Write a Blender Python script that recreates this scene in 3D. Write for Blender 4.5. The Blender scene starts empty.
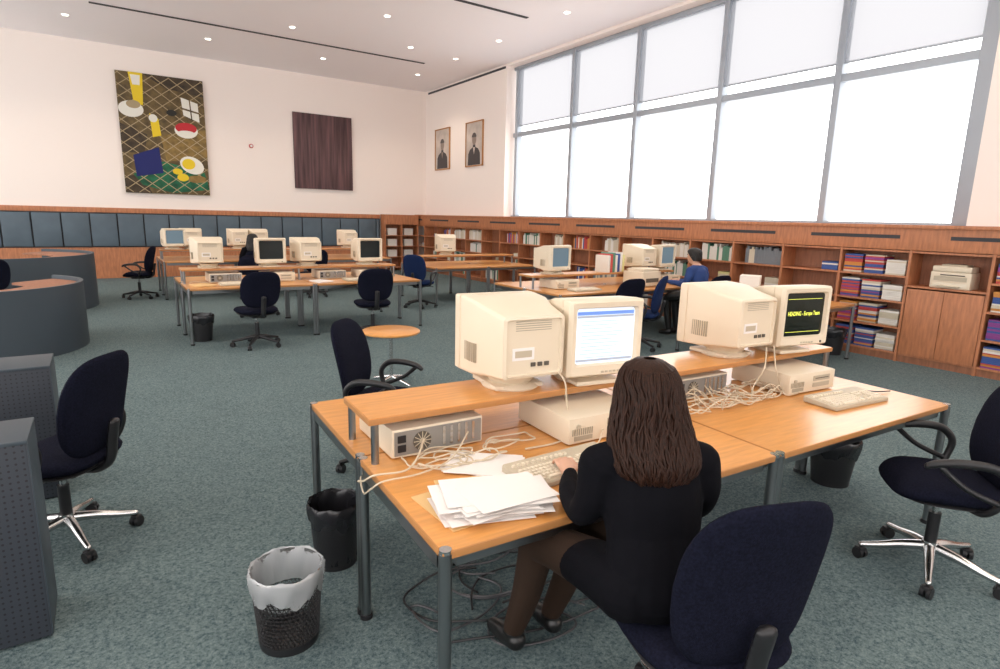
import bpy, bmesh, math, random
from mathutils import Vector, Matrix, Euler, noise
random.seed(7)
pi=math.pi
# ---------------------------------------------------------------- camera
F=590.0;H=1.7;P=math.atan(.197);R=.025;YAW=math.radians(34)
fw=Vector((math.sin(YAW),math.cos(YAW),0));rt=Vector((math.cos(YAW),-math.sin(YAW),0));up=Vector((0,0,1))
cf=fw*math.cos(P)-up*math.sin(P); cu=up*math.cos(P)+fw*math.sin(P)
cr2=rt*math.cos(R)+cu*math.sin(R); cu2=cu*math.cos(R)-rt*math.sin(R)
cd=bpy.data.cameras.new("camera"); cam=bpy.data.objects.new("camera",cd); bpy.context.collection.objects.link(cam)
M=Matrix.Identity(4)
for i in range(3):
    M[i][0]=cr2[i];M[i][1]=cu2[i];M[i][2]=-cf[i]
M[0][3]=0;M[1][3]=0;M[2][3]=H
cam.matrix_world=M; cd.sensor_width=36; cd.lens=F*36/1000; cd.clip_start=.05; cd.clip_end=300
bpy.context.scene.camera=cam
# ---------------------------------------------------------------- materials
def new_mat(name):
    m=bpy.data.materials.new(name); m.use_nodes=True
    return m,m.node_tree,m.node_tree.nodes,m.node_tree.links,m.node_tree.nodes['Principled BSDF']
def pmat(name,col,rough=.6,metal=0,noise_s=0,noise_amt=.12,bump=0,bump_s=200,emit=None,es=0,stretch=None,spec=None,coat=0):
    m,nt,N,L,b=new_mat(name)
    b.inputs['Base Color'].default_value=(*col,1); b.inputs['Roughness'].default_value=rough; b.inputs['Metallic'].default_value=metal
    if spec is not None: b.inputs['Specular IOR Level'].default_value=spec
    if coat: b.inputs['Coat Weight'].default_value=coat; b.inputs['Coat Roughness'].default_value=.15
    tc=N.new('ShaderNodeTexCoord'); mp=N.new('ShaderNodeMapping'); L.new(tc.outputs['Object'],mp.inputs[0])
    if stretch: mp.inputs['Scale'].default_value=stretch
    if noise_s:
        n=N.new('ShaderNodeTexNoise'); n.inputs['Scale'].default_value=noise_s; n.inputs['Detail'].default_value=5
        L.new(mp.outputs[0],n.inputs[0])
        r=N.new('ShaderNodeValToRGB'); r.color_ramp.elements[0].position=.3; r.color_ramp.elements[1].position=.7
        r.color_ramp.elements[0].color=(*[c*(1-noise_amt) for c in col],1); r.color_ramp.elements[1].color=(*[min(1,c*(1+noise_amt)) for c in col],1)
        L.new(n.outputs[0],r.inputs[0]); L.new(r.outputs[0],b.inputs['Base Color'])
    if bump:
        n2=N.new('ShaderNodeTexNoise'); n2.inputs['Scale'].default_value=bump_s; n2.inputs['Detail'].default_value=3
        L.new(tc.outputs['Object'],n2.inputs[0])
        bp=N.new('ShaderNodeBump'); bp.inputs['Strength'].default_value=bump; bp.inputs['Distance'].default_value=.01
        L.new(n2.outputs[0],bp.inputs['Height']); L.new(bp.outputs[0],b.inputs['Normal'])
    if emit:
        b.inputs['Emission Color'].default_value=(*emit,1); b.inputs['Emission Strength'].default_value=es
    return m
def carpet_mat():
    m,nt,N,L,b=new_mat("carpet_teal")
    tc=N.new('ShaderNodeTexCoord')
    n=N.new('ShaderNodeTexNoise'); n.inputs['Scale'].default_value=75; n.inputs['Detail'].default_value=6; n.inputs['Roughness'].default_value=.8; L.new(tc.outputs['Object'],n.inputs[0])
    r=N.new('ShaderNodeValToRGB'); r.color_ramp.elements[0].position=.38; r.color_ramp.elements[1].position=.63
    r.color_ramp.elements[0].color=(.045,.082,.095,1); r.color_ramp.elements[1].color=(.22,.28,.28,1); L.new(n.outputs[0],r.inputs[0])
    n3=N.new('ShaderNodeTexNoise'); n3.inputs['Scale'].default_value=1.2; n3.inputs['Detail'].default_value=3; L.new(tc.outputs['Object'],n3.inputs[0])
    mx=N.new('ShaderNodeMix'); mx.data_type='RGBA'; mx.blend_type='MULTIPLY'; mx.inputs['Factor'].default_value=.2
    L.new(r.outputs[0],mx.inputs['A']); L.new(n3.outputs[0],mx.inputs['B']); L.new(mx.outputs['Result'],b.inputs['Base Color'])
    b.inputs['Roughness'].default_value=.95; b.inputs['Specular IOR Level'].default_value=.1
    bp=N.new('ShaderNodeBump'); bp.inputs['Strength'].default_value=.25; bp.inputs['Distance'].default_value=.01; L.new(n.outputs[0],bp.inputs['Height']); L.new(bp.outputs[0],b.inputs['Normal'])
    return m
def perf_mat():
    m,nt,N,L,b=new_mat("perforated_metal_grey")
    tc=N.new('ShaderNodeTexCoord')
    sc=N.new('ShaderNodeVectorMath'); sc.operation='SCALE'; sc.inputs['Scale'].default_value=42; L.new(tc.outputs['Object'],sc.inputs[0])
    fr=N.new('ShaderNodeVectorMath'); fr.operation='FRACTION'; L.new(sc.outputs[0],fr.inputs[0])
    sb=N.new('ShaderNodeVectorMath'); sb.operation='SUBTRACT'; sb.inputs[1].default_value=(.5,.5,.5); L.new(fr.outputs[0],sb.inputs[0])
    sx=N.new('ShaderNodeSeparateXYZ'); L.new(sb.outputs[0],sx.inputs[0])
    cx=N.new('ShaderNodeCombineXYZ'); L.new(sx.outputs[0],cx.inputs[0]); L.new(sx.outputs[2],cx.inputs[1])
    ln=N.new('ShaderNodeVectorMath'); ln.operation='LENGTH'; L.new(cx.outputs[0],ln.inputs[0])
    lt=N.new('ShaderNodeMath'); lt.operation='LESS_THAN'; lt.inputs[1].default_value=.18; L.new(ln.outputs['Value'],lt.inputs[0])
    mx=N.new('ShaderNodeMix'); mx.data_type='RGBA'; mx.inputs['A'].default_value=(.035,.042,.055,1); mx.inputs['B'].default_value=(.010,.011,.016,1)
    L.new(lt.outputs[0],mx.inputs['Factor']); L.new(mx.outputs['Result'],b.inputs['Base Color']); b.inputs['Roughness'].default_value=.5
    return m
MT={}
MT['wall']=pmat("wall_paint_cream",(.93,.84,.78),.9,bump=.05,bump_s=60)
MT['ceil']=pmat("ceiling_paint",(.96,.92,.93),.9)
MT['carpet']=carpet_mat()
MT['tabwood']=pmat("beech_tabletop",(.68,.31,.085),.30,noise_s=6,noise_amt=.12,stretch=(1,9,9),coat=.25)
MT['edge']=pmat("tabletop_edge",(.46,.21,.07),.4)
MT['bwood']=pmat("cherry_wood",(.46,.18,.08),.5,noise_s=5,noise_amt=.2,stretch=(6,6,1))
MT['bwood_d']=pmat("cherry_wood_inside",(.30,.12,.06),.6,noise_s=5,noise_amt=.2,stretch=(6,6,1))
MT['blue']=pmat("slate_blue_panel",(.085,.12,.15),.55,noise_s=3,noise_amt=.1)
MT['slate']=pmat("slate_counter",(.045,.062,.078),.5)
MT['perf']=perf_mat()
MT['chrome']=pmat("chrome_steel",(.62,.62,.62),.22,1)
MT['steel']=pmat("brushed_steel_leg",(.30,.31,.32),.3,1)
MT['black']=pmat("black_plastic",(.012,.012,.014),.45)
MT['fabric']=pmat("navy_chair_fabric",(.0075,.0085,.018),.95,noise_s=120,noise_amt=.4,bump=.3,bump_s=400,spec=.08)
MT['fabric_b']=pmat("blue_chair_fabric",(.012,.024,.075),.95,noise_s=120,noise_amt=.4,spec=.1)
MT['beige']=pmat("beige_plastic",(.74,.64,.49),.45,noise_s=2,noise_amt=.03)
MT['beige2']=pmat("beige_plastic_darker",(.50,.43,.32),.5)  # darker beige for keyboard bodies, buttons, drive bays and trays
MT['groove']=pmat("beige_groove",(.40,.34,.25),.7)
MT['metalgrey']=pmat("case_back_metal",(.30,.29,.27),.4,.4)
MT['vent']=pmat("vent_dark",(.10,.085,.065),.7)
MT['scr']=pmat("crt_glass_dark",(.02,.028,.03),.12)
MT['scr_b']=pmat("crt_glass_bluegrey",(.05,.08,.10),.15,emit=(.25,.35,.42),es=.45)
MT['scr_w']=pmat("screen_window_white",(.5,.55,.6),.3,emit=(.68,.78,.88),es=.75)
MT['scr_bl']=pmat("screen_title_blue",(.1,.2,.5),.3,emit=(.15,.25,.6),es=.8)
MT['scr_ln']=pmat("screen_text_grey",(.3,.3,.35),.3,emit=(.3,.35,.42),es=.7)
MT['scr_y']=pmat("screen_text_yellow",(.6,.6,.1),.3,emit=(.75,.8,.1),es=1.2)
MT['scr_k']=pmat("screen_black",(.008,.012,.008),.15)
MT['key']=pmat("key_caps",(.76,.68,.54),.5)
MT['paper']=pmat("paper_white",(.84,.80,.77),.8)
MT['manila']=pmat("manila_folder",(.72,.48,.22),.7)
MT['frame']=pmat("window_frame_aluminium",(.36,.40,.45),.45,.2)
MT['skin']=pmat("skin",(.62,.36,.25),.5)
MT['hair']=pmat("brown_hair",(.024,.0088,.0045),.55,noise_s=30,noise_amt=.7,stretch=(8,8,.6),spec=.2)
MT['hair_k']=pmat("black_hair",(.01,.008,.007),.5)
MT['blazer']=pmat("black_blazer",(.004,.004,.006),.9,bump=.5,bump_s=14,spec=.1)
MT['pants']=pmat("brown_trousers",(.035,.02,.013),.85,spec=.2)
MT['shoe']=pmat("black_shoe",(.01,.01,.01),.3)
MT['navy']=pmat("navy_shirt",(.015,.045,.17),.85)
MT['lamp']=pmat("downlight_lens",(1,.95,.85),.3,emit=(1,.93,.8),es=6)
MT['slot']=pmat("ceiling_slot_dark",(.05,.05,.055),.8)
def liner():
    m,nt,N,L,b=new_mat("plastic_liner"); b.inputs['Base Color'].default_value=(.75,.78,.8,1); b.inputs['Roughness'].default_value=.2
    b.inputs['Alpha'].default_value=.42
    return m
MT['liner']=liner()
def blind():
    m,nt,N,L,b=new_mat("roller_blind_fabric")
    N.remove(b); o=N['Material Output']
    t=N.new('ShaderNodeBsdfTranslucent'); t.inputs[0].default_value=(.29,.29,.305,1)
    d=N.new('ShaderNodeBsdfTransparent'); d.inputs[0].default_value=(.25,.25,.262,1)
    mx=N.new('ShaderNodeMixShader'); mx.inputs[0].default_value=.6; L.new(t.outputs[0],mx.inputs[1]); L.new(d.outputs[0],mx.inputs[2]); L.new(mx.outputs[0],o.inputs[0])
    return m
MT['blind']=blind()
def glass():
    m,nt,N,L,b=new_mat("window_glass"); N.remove(b); o=N['Material Output']
    t=N.new('ShaderNodeBsdfGlossy'); t.inputs['Roughness'].default_value=.02
    d=N.new('ShaderNodeBsdfTransparent'); d.inputs[0].default_value=(.97,.985,.98,1)
    mx=N.new('ShaderNodeMixShader'); mx.inputs[0].default_value=.96; L.new(t.outputs[0],mx.inputs[1]); L.new(d.outputs[0],mx.inputs[2]); L.new(mx.outputs[0],o.inputs[0])
    return m
MT['glass']=glass()
# ---------------------------------------------------------------- mesh builder
class MB:
    def __init__(s): s.v=[];s.f=[];s.m=[];s.mats=[]
    def mi(s,mat):
        if isinstance(mat,str): mat=MT[mat]
        if mat not in s.mats: s.mats.append(mat)
        return s.mats.index(mat)
    def raw(s,vs,fs,mat,X=None):
        o=len(s.v); k=s.mi(mat)
        for v in vs:
            v=Vector(v); s.v.append(X@v if X else v)
        for f in fs: s.f.append([o+i for i in f]); s.m.append(k)
    def box(s,c,size,mat,bev=0,rz=0,X=None,seg=2):
        T=Matrix.Translation(Vector(c))@Matrix.Rotation(rz,4,'Z')
        if X: T=X@T
        hx,hy,hz=[a/2 for a in size]
        if bev<=0:
            vs=[(x,y,z) for x in(-hx,hx) for y in(-hy,hy) for z in(-hz,hz)]
            s.raw(vs,[(0,1,3,2),(4,6,7,5),(0,4,5,1),(2,3,7,6),(0,2,6,4),(1,5,7,3)],mat,T); return
        b=bmesh.new(); bmesh.ops.create_cube(b,size=1)
        for v in b.verts: v.co=Vector((v.co.x*size[0],v.co.y*size[1],v.co.z*size[2]))
        bmesh.ops.bevel(b,geom=b.edges[:],offset=bev,segments=seg,profile=.6,affect='EDGES')
        b.verts.ensure_lookup_table(); b.verts.index_update()
        s.raw([v.co.copy() for v in b.verts],[[v.index for v in f.verts] for f in b.faces],mat,T); b.free()
    def cyl(s,c,r,h,mat,n=24,axis='Z',r2=None,X=None):
        if r2 is None: r2=r
        A={'Z':Matrix.Identity(4),'X':Matrix.Rotation(pi/2,4,'Y'),'Y':Matrix.Rotation(-pi/2,4,'X')}[axis]
        T=Matrix.Translation(Vector(c))@A
        if X: T=X@T
        vs=[];fs=[]
        for k,(rr,z) in enumerate(((r,-h/2),(r2,h/2))):
            for i in range(n): vs.append((rr*math.cos(2*pi*i/n),rr*math.sin(2*pi*i/n),z))
        for i in range(n): fs.append((i,(i+1)%n,n+(i+1)%n,n+i))
        fs.append(list(range(n))[::-1]); fs.append(list(range(n,2*n)))
        s.raw(vs,fs,mat,T)
    def lathe(s,prof,mat,n=32,c=(0,0,0),X=None):
        T=Matrix.Translation(Vector(c)); T=X@T if X else T
        vs=[(r*math.cos(2*pi*i/n),r*math.sin(2*pi*i/n),z) for r,z in prof for i in range(n)]
        fs=[(k*n+i,k*n+(i+1)%n,(k+1)*n+(i+1)%n,(k+1)*n+i) for k in range(len(prof)-1) for i in range(n)]
        s.raw(vs,fs,mat,T)
    def tube(s,pts,rad,mat,n=10,smooth=0,sx=1,sy=1,X=None,cap=True):
        pts=[Vector(p) for p in pts]; rs=list(rad) if hasattr(rad,'__len__') else [rad]*len(pts)
        if smooth:
            q=[];qr=[]
            for i in range(len(pts)-1):
                p0=pts[max(i-1,0)];p1=pts[i];p2=pts[i+1];p3=pts[min(i+2,len(pts)-1)]
                for k in range(smooth):
                    t=k/smooth
                    q.append(.5*((2*p1)+(p2-p0)*t+(2*p0-5*p1+4*p2-p3)*t*t+(3*p1-p0-3*p2+p3)*t**3)); qr.append(rs[i]*(1-t)+rs[i+1]*t)
            q.append(pts[-1]);qr.append(rs[-1]); pts,rs=q,qr
        if cap:
            d0=(pts[1]-pts[0]).normalized(); d1=(pts[-1]-pts[-2]).normalized()
            pre=[];prr=[];po=[];por=[]
            for a in (.97,.7,.35):
                pre.append(pts[0]-d0*rs[0]*a);prr.append(rs[0]*math.sqrt(max(1-a*a,.0025)))
                po.append(pts[-1]+d1*rs[-1]*a);por.append(rs[-1]*math.sqrt(max(1-a*a,.0025)))
            pts=pre+pts+po[::-1]; rs=prr+rs+por[::-1]
        vs=[];fs=[];prev=None
        for i,p in enumerate(pts):
            t=(pts[min(i+1,len(pts)-1)]-pts[max(i-1,0)]).normalized()
            if prev is None:
                a=Vector((0,0,1)) if abs(t.z)<.8 else Vector((0,1,0))
                u=t.cross(a).normalized()
            else:
                u=prev-t*prev.dot(t); u.normalize()
            prev=u; w=t.cross(u)
            for k in range(n):
                an=2*pi*k/n; o=(u*math.cos(an)+w*math.sin(an))*rs[i]; o.x*=sx;o.y*=sy; vs.append(p+o)
        for i in range(len(pts)-1):
            for k in range(n): fs.append((i*n+k,i*n+(k+1)%n,(i+1)*n+(k+1)%n,(i+1)*n+k))
        fs.append(list(range(n))[::-1]); fs.append([len(vs)-n+k for k in range(n)])
        s.raw(vs,fs,mat,X)
    def ell(s,c,r,mat,nu=20,nv=14,X=None,fn=None):
        vs=[];fs=[]
        for j in range(nv+1):
            ph=pi*j/nv
            for i in range(nu):
                th=2*pi*i/nu; v=Vector((math.sin(ph)*math.cos(th),math.sin(ph)*math.sin(th),math.cos(ph)))
                if fn: v=fn(v)
                vs.append((c[0]+v.x*r[0],c[1]+v.y*r[1],c[2]+v.z*r[2]))
        for j in range(nv):
            for i in range(nu): fs.append((j*nu+i,(j+1)*nu+i,(j+1)*nu+(i+1)%nu,j*nu+(i+1)%nu))
        s.raw(vs,fs,mat,X)
    def pad(s,a,b,T,mat,n=3.2,fn=None,X=None,na=40,nr=8):
        vs=[];fs=[]
        def sp(v,e): return math.copysign(abs(v)**e,v)
        for side in (1,-1):
            for k in range(nr+1):
                r=math.sin(pi/2*k/nr)
                for i in range(na):
                    th=2*pi*i/na; p=(r*a*sp(math.cos(th),2/n),r*b*sp(math.sin(th),2/n),side*T*math.sqrt(max(0,1-r**4)))
                    vs.append(fn(*p) if fn else p)
        o=(nr+1)*na
        for k in range(nr):
            for i in range(na):
                j=(i+1)%na
                fs.append((k*na+i,(k+1)*na+i,(k+1)*na+j,k*na+j)); fs.append((o+k*na+i,o+k*na+j,o+(k+1)*na+j,o+(k+1)*na+i))
        s.raw(vs,fs,mat,X)
    def loft(s,secs,mat,capmat=None,X=None,nc=4,cap0=True,cap1=True):
        vs=[];fs=[];n=4*(nc+1)
        for sec in secs:
            y,w,h,zc,r=sec[:5]; xc=sec[5] if len(sec)>5 else 0
            for q,(sx,sz) in enumerate(((1,1),(-1,1),(-1,-1),(1,-1))):
                for k in range(nc+1):
                    a=pi/2*(q+k/nc); vs.append((xc+sx*(w/2-r)+r*math.cos(a),y,zc+sz*(h/2-r)+r*math.sin(a)))
        for i in range(len(secs)-1):
            for k in range(n): fs.append((i*n+k,(i+1)*n+k,(i+1)*n+(k+1)%n,i*n+(k+1)%n))
        s.raw(vs,fs,mat,X)
        if cap0: s.raw(vs[:n],[list(range(n))],capmat or mat,X)
        if cap1: s.raw(vs[-n:],[list(range(n))[::-1]],mat,X)
    def poly(s,pts,mat,X=None): s.raw(pts,[list(range(len(pts)))],mat,X)
    def mesh(s,name,weld=True,ang=38):
        me=bpy.data.meshes.new(name); me.from_pydata([tuple(v) for v in s.v],[],s.f)
        for m in s.mats: me.materials.append(m)
        for p,k in zip(me.polygons,s.m): p.material_index=k
        b=bmesh.new(); b.from_mesh(me)
        if weld: bmesh.ops.remove_doubles(b,verts=b.verts,dist=1e-5)
        bmesh.ops.recalc_face_normals(b,faces=b.faces)
        for f in b.faces: f.smooth=True
        b.to_mesh(me); b.free()
        me.set_sharp_from_angle(angle=math.radians(ang)); return me
    def obj(s,name,loc=(0,0,0),rz=0,parent=None,**k):
        o=bpy.data.objects.new(name,s.mesh(name,**k)); bpy.context.collection.objects.link(o)
        o.location=loc; o.rotation_euler=(0,0,rz)
        if parent: o.parent=parent
        return o
def inst(name,me,loc,rz=0,parent=None):
    o=bpy.data.objects.new(name,me); bpy.context.collection.objects.link(o); o.location=loc; o.rotation_euler=(0,0,rz)
    if parent: o.parent=parent
    return o
def empty(name,loc=(0,0,0),rz=0):
    e=bpy.data.objects.new(name,None); bpy.context.collection.objects.link(e); e.location=loc; e.rotation_euler=(0,0,rz); e.empty_display_size=.1; return e
def slab(name,x0,x1,y0,y1,z0,z1,mat,bev=0):
    m=MB(); m.box((0,0,0),(x1-x0,y1-y0,z1-z0),mat,bev); return m.obj(name,((x0+x1)/2,(y0+y1)/2,(z0+z1)/2))
# ---------------------------------------------------------------- room
CZ=5.5; XE=8.85; YN=17.6; XW=-7.0; YS=-5.0; SILL=1.76
slab("floor",XW-.3,XE+.4,YS-.3,YN+.3,-.2,0,'carpet')
slab("ceiling",XW-.3,XE+.4,YS-.3,YN+.3,CZ,CZ+.2,'ceil')
slab("wall_north",XW-.3,XE+.4,YN,YN+.3,0,CZ,'wall')
WY0,WY1=2.95,13.1
m=MB()
def bb(m,x0,x1,y0,y1,z0,z1,mat,bev=0): m.box(((x0+x1)/2,(y0+y1)/2,(z0+z1)/2),(x1-x0,y1-y0,z1-z0),mat,bev)
bb(m,XE,XE+.4,YS,YN,0,SILL-.06,'wall')
bb(m,XE,XE+.4,WY1,YN,SILL-.06,CZ,'wall')
bb(m,XE,XE+.4,YS,WY0,SILL-.06,CZ,'wall')
bb(m,XE,XE+.4,WY0,WY1,CZ-.06,CZ,'wall')
m.obj("wall_east")
w=MB(); XF=9.15
muls=[3.08,4.88,6.88,8.85,10.8,12.95]
for i,y in enumerate(muls):
    wd=.22 if i in(0,) else .10
    bb(w,XF-.08,XF+.08,y-wd/2,y+wd/2,SILL-.06,CZ-.06,'frame',.008)
bb(w,XF-.07,XF+.07,WY0,WY1,SILL-.06,SILL+.02,'frame',.006)
bb(w,XF-.06,XF+.06,WY0,WY1,3.75,3.86,'frame',.006)
bb(w,XF-.07,XF+.07,WY0,WY1,CZ-.14,CZ-.06,'frame',.006)
for i in range(5):
    a,b=muls[i]+.06,muls[i+1]-.05
    w.poly([(XF+.03,a,SILL),(XF+.03,b,SILL),(XF+.03,b,CZ-.1),(XF+.03,a,CZ-.1)],'glass')
    w.poly([(XF-.03,a,4.02),(XF-.03,b,4.02),(XF-.03,b,CZ-.1),(XF-.03,a,CZ-.1)],'blind')
    bb(w,XF-.04,XF-.02,a,b,4.0,4.025,'frame')
w.obj("window_1",weld=False)
s_=MB()
bb(s_,XW,XE,YS-.3,YS,0,2.3,'wall'); bb(s_,XW,XE,YS-.3,YS,CZ-.3,CZ,'wall')
s_.obj("wall_south")  # unseen wall, left open high up to let in fill light
w=MB()
for i in range(9):
    x=XW+ (XE-XW)*i/8; bb(w,x-.05,x+.05,YS-.2,YS-.08,2.3,CZ-.3,'frame')
bb(w,XW,XE,YS-.2,YS-.08,3.7,3.8,'frame')
w.obj("added_fill_window_south",weld=False)  # added window band behind the camera, there for frontal fill light
s_=MB()
bb(s_,XW-.3,XW,YS,YN,0,.5,'wall'); bb(s_,XW-.3,XW,YS,YN,CZ-.3,CZ,'wall')
s_.obj("wall_west")  # unseen wall, mostly opened so sky light fills the room
w=MB()
for i in range(12):
    y=YS+(YN-YS)*i/11; bb(w,XW-.2,XW-.08,y-.05,y+.05,.5,CZ-.3,'frame')
bb(w,XW-.2,XW-.08,YS,YN,2.6,2.7,'frame')
w.obj("added_fill_window_west",weld=False)  # added glazing out of view, brightens the ceiling and left side
m=MB()
bb(m,XW,7.25,YN-.05,YN,1.60,1.72,'bwood',.006)
bb(m,XW,7.25,YN-.06,YN,0,.76,'bwood')
x=-6.9
while x<7.2:
    x1=min(x+.56,7.22); bb(m,x+.015,x1-.015,YN-.09,YN-.02,.79,1.57,'blue',.01); x=x1
bb(m,XW,7.25,YN-.04,YN,.74,1.62,'slot')
m.obj("trim_1")
slab("trim_2",XE-.02,XE+.0,13.15,17.4,CZ-.10,CZ-.05,'slot')
# ---------------------------------------------------------------- bookcase along window wall
cols=[(.75,.72,.66),(.62,.55,.42),(.5,.06,.05),(.04,.09,.3),(.6,.25,.05),(.18,.2,.22),(.7,.66,.3),(.10,.24,.16),(.25,.05,.25)]
bookm=[pmat("book_cover_%d"%i,c,.6) for i,c in enumerate(cols)]
FX=8.47
m=MB(); bk=MB()
Y0,Y1=-1.9,17.3
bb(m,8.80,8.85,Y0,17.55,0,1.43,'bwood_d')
bb(m,FX,8.85,Y0,17.55,1.43,1.73,'bwood',.006)
bb(m,FX-.03,XE+.22,Y0,17.58,1.70,1.745,'bwood',.006)
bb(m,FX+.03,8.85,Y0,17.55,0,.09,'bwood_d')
y=-1.75;ys=[]
while y<17.3: ys.append(y); y+=.85
zs=[.10,.43,.76,1.09]
for i,y in enumerate(ys):
    bb(m,FX,8.82,y-.015,y+.015,0,1.43,'bwood')
    if i%2==0: bb(m,FX-.004,FX+.01,y+.15,y+.75+.55,1.57,1.615,'slot')
for i,y in enumerate(ys):
    y1=min(y+.85,17.5)
    rng=random.Random(i*13+5)
    door=(2.4<y<2.7); mag=(3.2<y<3.5) or (1.6<y<1.9)
    for k,z in enumerate(zs+[1.41]):
        if door and k in (1,2): continue
        zz=z if not(door and k==3) else .98
        bb(m,FX+.01,8.82,y+.015,y1-.015,zz-.012,zz+.012,'bwood')
    if door:
        for q in (0,1):
            a=y+.02+q*(.405); bb(m,FX-.005,FX+.02,a,a+.40,.11,.95,'bwood',.004)
        continue
    for k,z in enumerate(zs):
        top=(zs+[1.41])[k+1]-.02
        if mag:
            for q in range(3):
                a=y+.04+q*.265; zz=z+.014
                if k==1 and y<2: pal=[8,8,3,8]
                else: pal=[2,3,4,8,0,1,3,2] if q>0 else [0,1,0,0]
                hh=top-.06 if q>0 else z+.2
                while zz<hh:
                    t=rng.uniform(.012,.03); bk.box((FX+.17+rng.uniform(-.01,.01),a+.12,zz+t/2),(.28,.23,t*.92),bookm[rng.choice(pal)]); zz+=t
            continue
        r=rng.random()
        if r<.22: continue
        yy=y+.03; end=y+.03+rng.uniform(.2,.78)
        if rng.random()<.4:
            zz=z+.014
            while zz<z+rng.uniform(.06,.2):
                t=rng.uniform(.015,.04); bk.box((FX+.18,yy+.13,zz+t/2),(.26,.22,t*.95),bookm[rng.choice([0,0,1,1,3,6])]); zz+=t
        else:
            pc=rng.choice([[0,1],[0,1,5],[2,3,4,0],[5,1],[0,0,7]])
            while yy<end:
                t=rng.uniform(.02,.05); h=rng.uniform(.2,.27); bk.box((FX+.19,yy+t/2,z+.013+h/2),(.2,t*.93,h),bookm[rng.choice(pc)]); yy+=t
m.obj("wall_bookcase",weld=False); bk.obj("shelved_books",weld=False)
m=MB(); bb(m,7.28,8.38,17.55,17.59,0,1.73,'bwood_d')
bb(m,7.28,8.42,17.25,17.58,1.43,1.73,'bwood')
for x in (7.3,7.85,8.4): bb(m,x-.015,x+.015,17.25,17.56,0,1.43,'bwood')
for z in zs: bb(m,7.3,8.4,17.26,17.56,z-.012,z+.012,'bwood')
for x in (7.4,7.95):
    for z in zs[1:]: bb(m,x,x+.3,17.32,17.5,z+.012,z+.22,bookm[0])
m.obj("corner_bookcase",weld=False)
# ---------------------------------------------------------------- ceiling fixtures
m=MB(); bb(m,.2,7.2,14.36,14.44,CZ-.012,CZ-.002,'slot'); m.obj("ceiling_slot_diffuser")
m=MB(); bb(m,5.6,7.2,9.96,10.04,CZ-.012,CZ-.002,'slot'); m.obj("ceiling_slot_diffuser")
dl=MB(); dl.cyl((0,0,-.004),.075,.008,'ceil',20); dl.cyl((0,0,-.010),.055,.006,'lamp',20); dlm=dl.mesh("downlight")
for y in (15.6,11.6,7.6,3.6,-.4):
    for x in (-5.5,-2.8,-.2,2.4,5.0,7.6):
        inst("ceiling_downlight",dlm,(x,y,CZ))
        if x<-5: continue
        ld=bpy.data.lights.new("downlight_lamp",'SPOT'); ld.energy=100; ld.spot_size=math.radians(125); ld.spot_blend=.8; ld.shadow_soft_size=.06; ld.color=(1,.84,.68)
        lo=bpy.data.objects.new("downlight_lamp",ld); bpy.context.collection.objects.link(lo); lo.location=(x,y,CZ-.04)
for x,y in ((6.3,13.3),(7.6,13.5),(3.7,13.5),(6.3,9.3),(7.6,9.3)): inst("ceiling_downlight",dlm,(x,y,CZ))
# ---------------------------------------------------------------- paintings
def pl(name,c): return pmat(name,c,.7)
C=dict(ol=pmat("paint_olive_brown",(.12,.080,.030),.7,noise_s=6,noise_amt=.5),wh=pl("paint_white",(.8,.78,.7)),ye=pl("paint_yellow",(.8,.58,.02)),bl=pl("paint_blue",(.006,.012,.12)),gr=pmat("paint_green",(.006,.11,.05),.7,noise_s=5,noise_amt=.5),re=pl("paint_red",(.5,.02,.03)),be=pl("paint_beige",(.40,.31,.18)),bk=pl("paint_black",(.015,.015,.012)),dk=pmat("paint_umber",(.05,.033,.017),.7,noise_s=8,noise_amt=.5),gd=pmat("paint_gold",(.22,.14,.04),.7,noise_s=8,noise_amt=.4))
PW,PH=1.88,2.83
def PX(u,v,d=.0): return (u*PW,-.032-d,PH*(1-v))
m=MB(); m.box((PW/2,0,PH/2),(PW,.06,PH),C['ol'],.004)
def el(u,v,ru,rv,mat,d,rot=0):
    m.poly([PX(u+ru*math.cos(t)*math.cos(rot)-rv*math.sin(t)*math.sin(rot),v+(ru*math.cos(t)*math.sin(rot)+rv*math.sin(t)*math.cos(rot))*PW/PH*1.0,d) for t in [2*pi*i/28 for i in range(28)]],C[mat])
def qd(pts,mat,d): m.poly([PX(u,v,d) for u,v in pts],C[mat])
qd([(.3,.0),(1,.0),(1,.14),(.55,.10)],'dk',.001); qd([(.45,.5),(1,.42),(1,.66),(.5,.72)],'gd',.001); qd([(0,.42),(.3,.5),(.25,.66),(0,.66)],'dk',.001); qd([(0,.86),(.2,.84),(.3,1),(0,1)],'dk',.001)
qd([(.10,.84),(.45,.72),(.75,.76),(.95,.80),(1,.95),(.55,.99),(.2,.93)],'gr',.002)
def lattice(n0,n1,step,sl,th,mat,d):
    for i in range(n0,n1):
        for sgn in (1,-1):
            off=i*step if sgn>0 else i*step+sl
            ins=[(u,off+sgn*sl*u) for u in [j/80 for j in range(81)]]
            ins=[p for p in ins if th<=p[1]<=1-th]
            if len(ins)>1:
                p0,p1=ins[0],ins[-1]
                m.poly([PX(p0[0],p0[1]-th,d),PX(p1[0],p1[1]-th,d),PX(p1[0],p1[1]+th,d),PX(p0[0],p0[1]+th,d)],C[mat])
lattice(-9,12,.095,.50,.0042,'be',.004)
qd([(.12,.68),(.42,.60),(.45,.82),(.14,.86)],'bl',.007)
qd([(.14,.0),(.30,.0),(.28,.26),(.18,.26)],'ye',.006); qd([(.16,.02),(.27,.02),(.26,.10),(.18,.10)],'wh',.008)
el(.14,.30,.14,.10,'wh',.007); el(.17,.26,.08,.05,'be',.009)
qd([(.34,.32),(.44,.36),(.46,.50),(.36,.52)],'ye',.007); el(.38,.36,.05,.05,'wh',.009)
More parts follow.
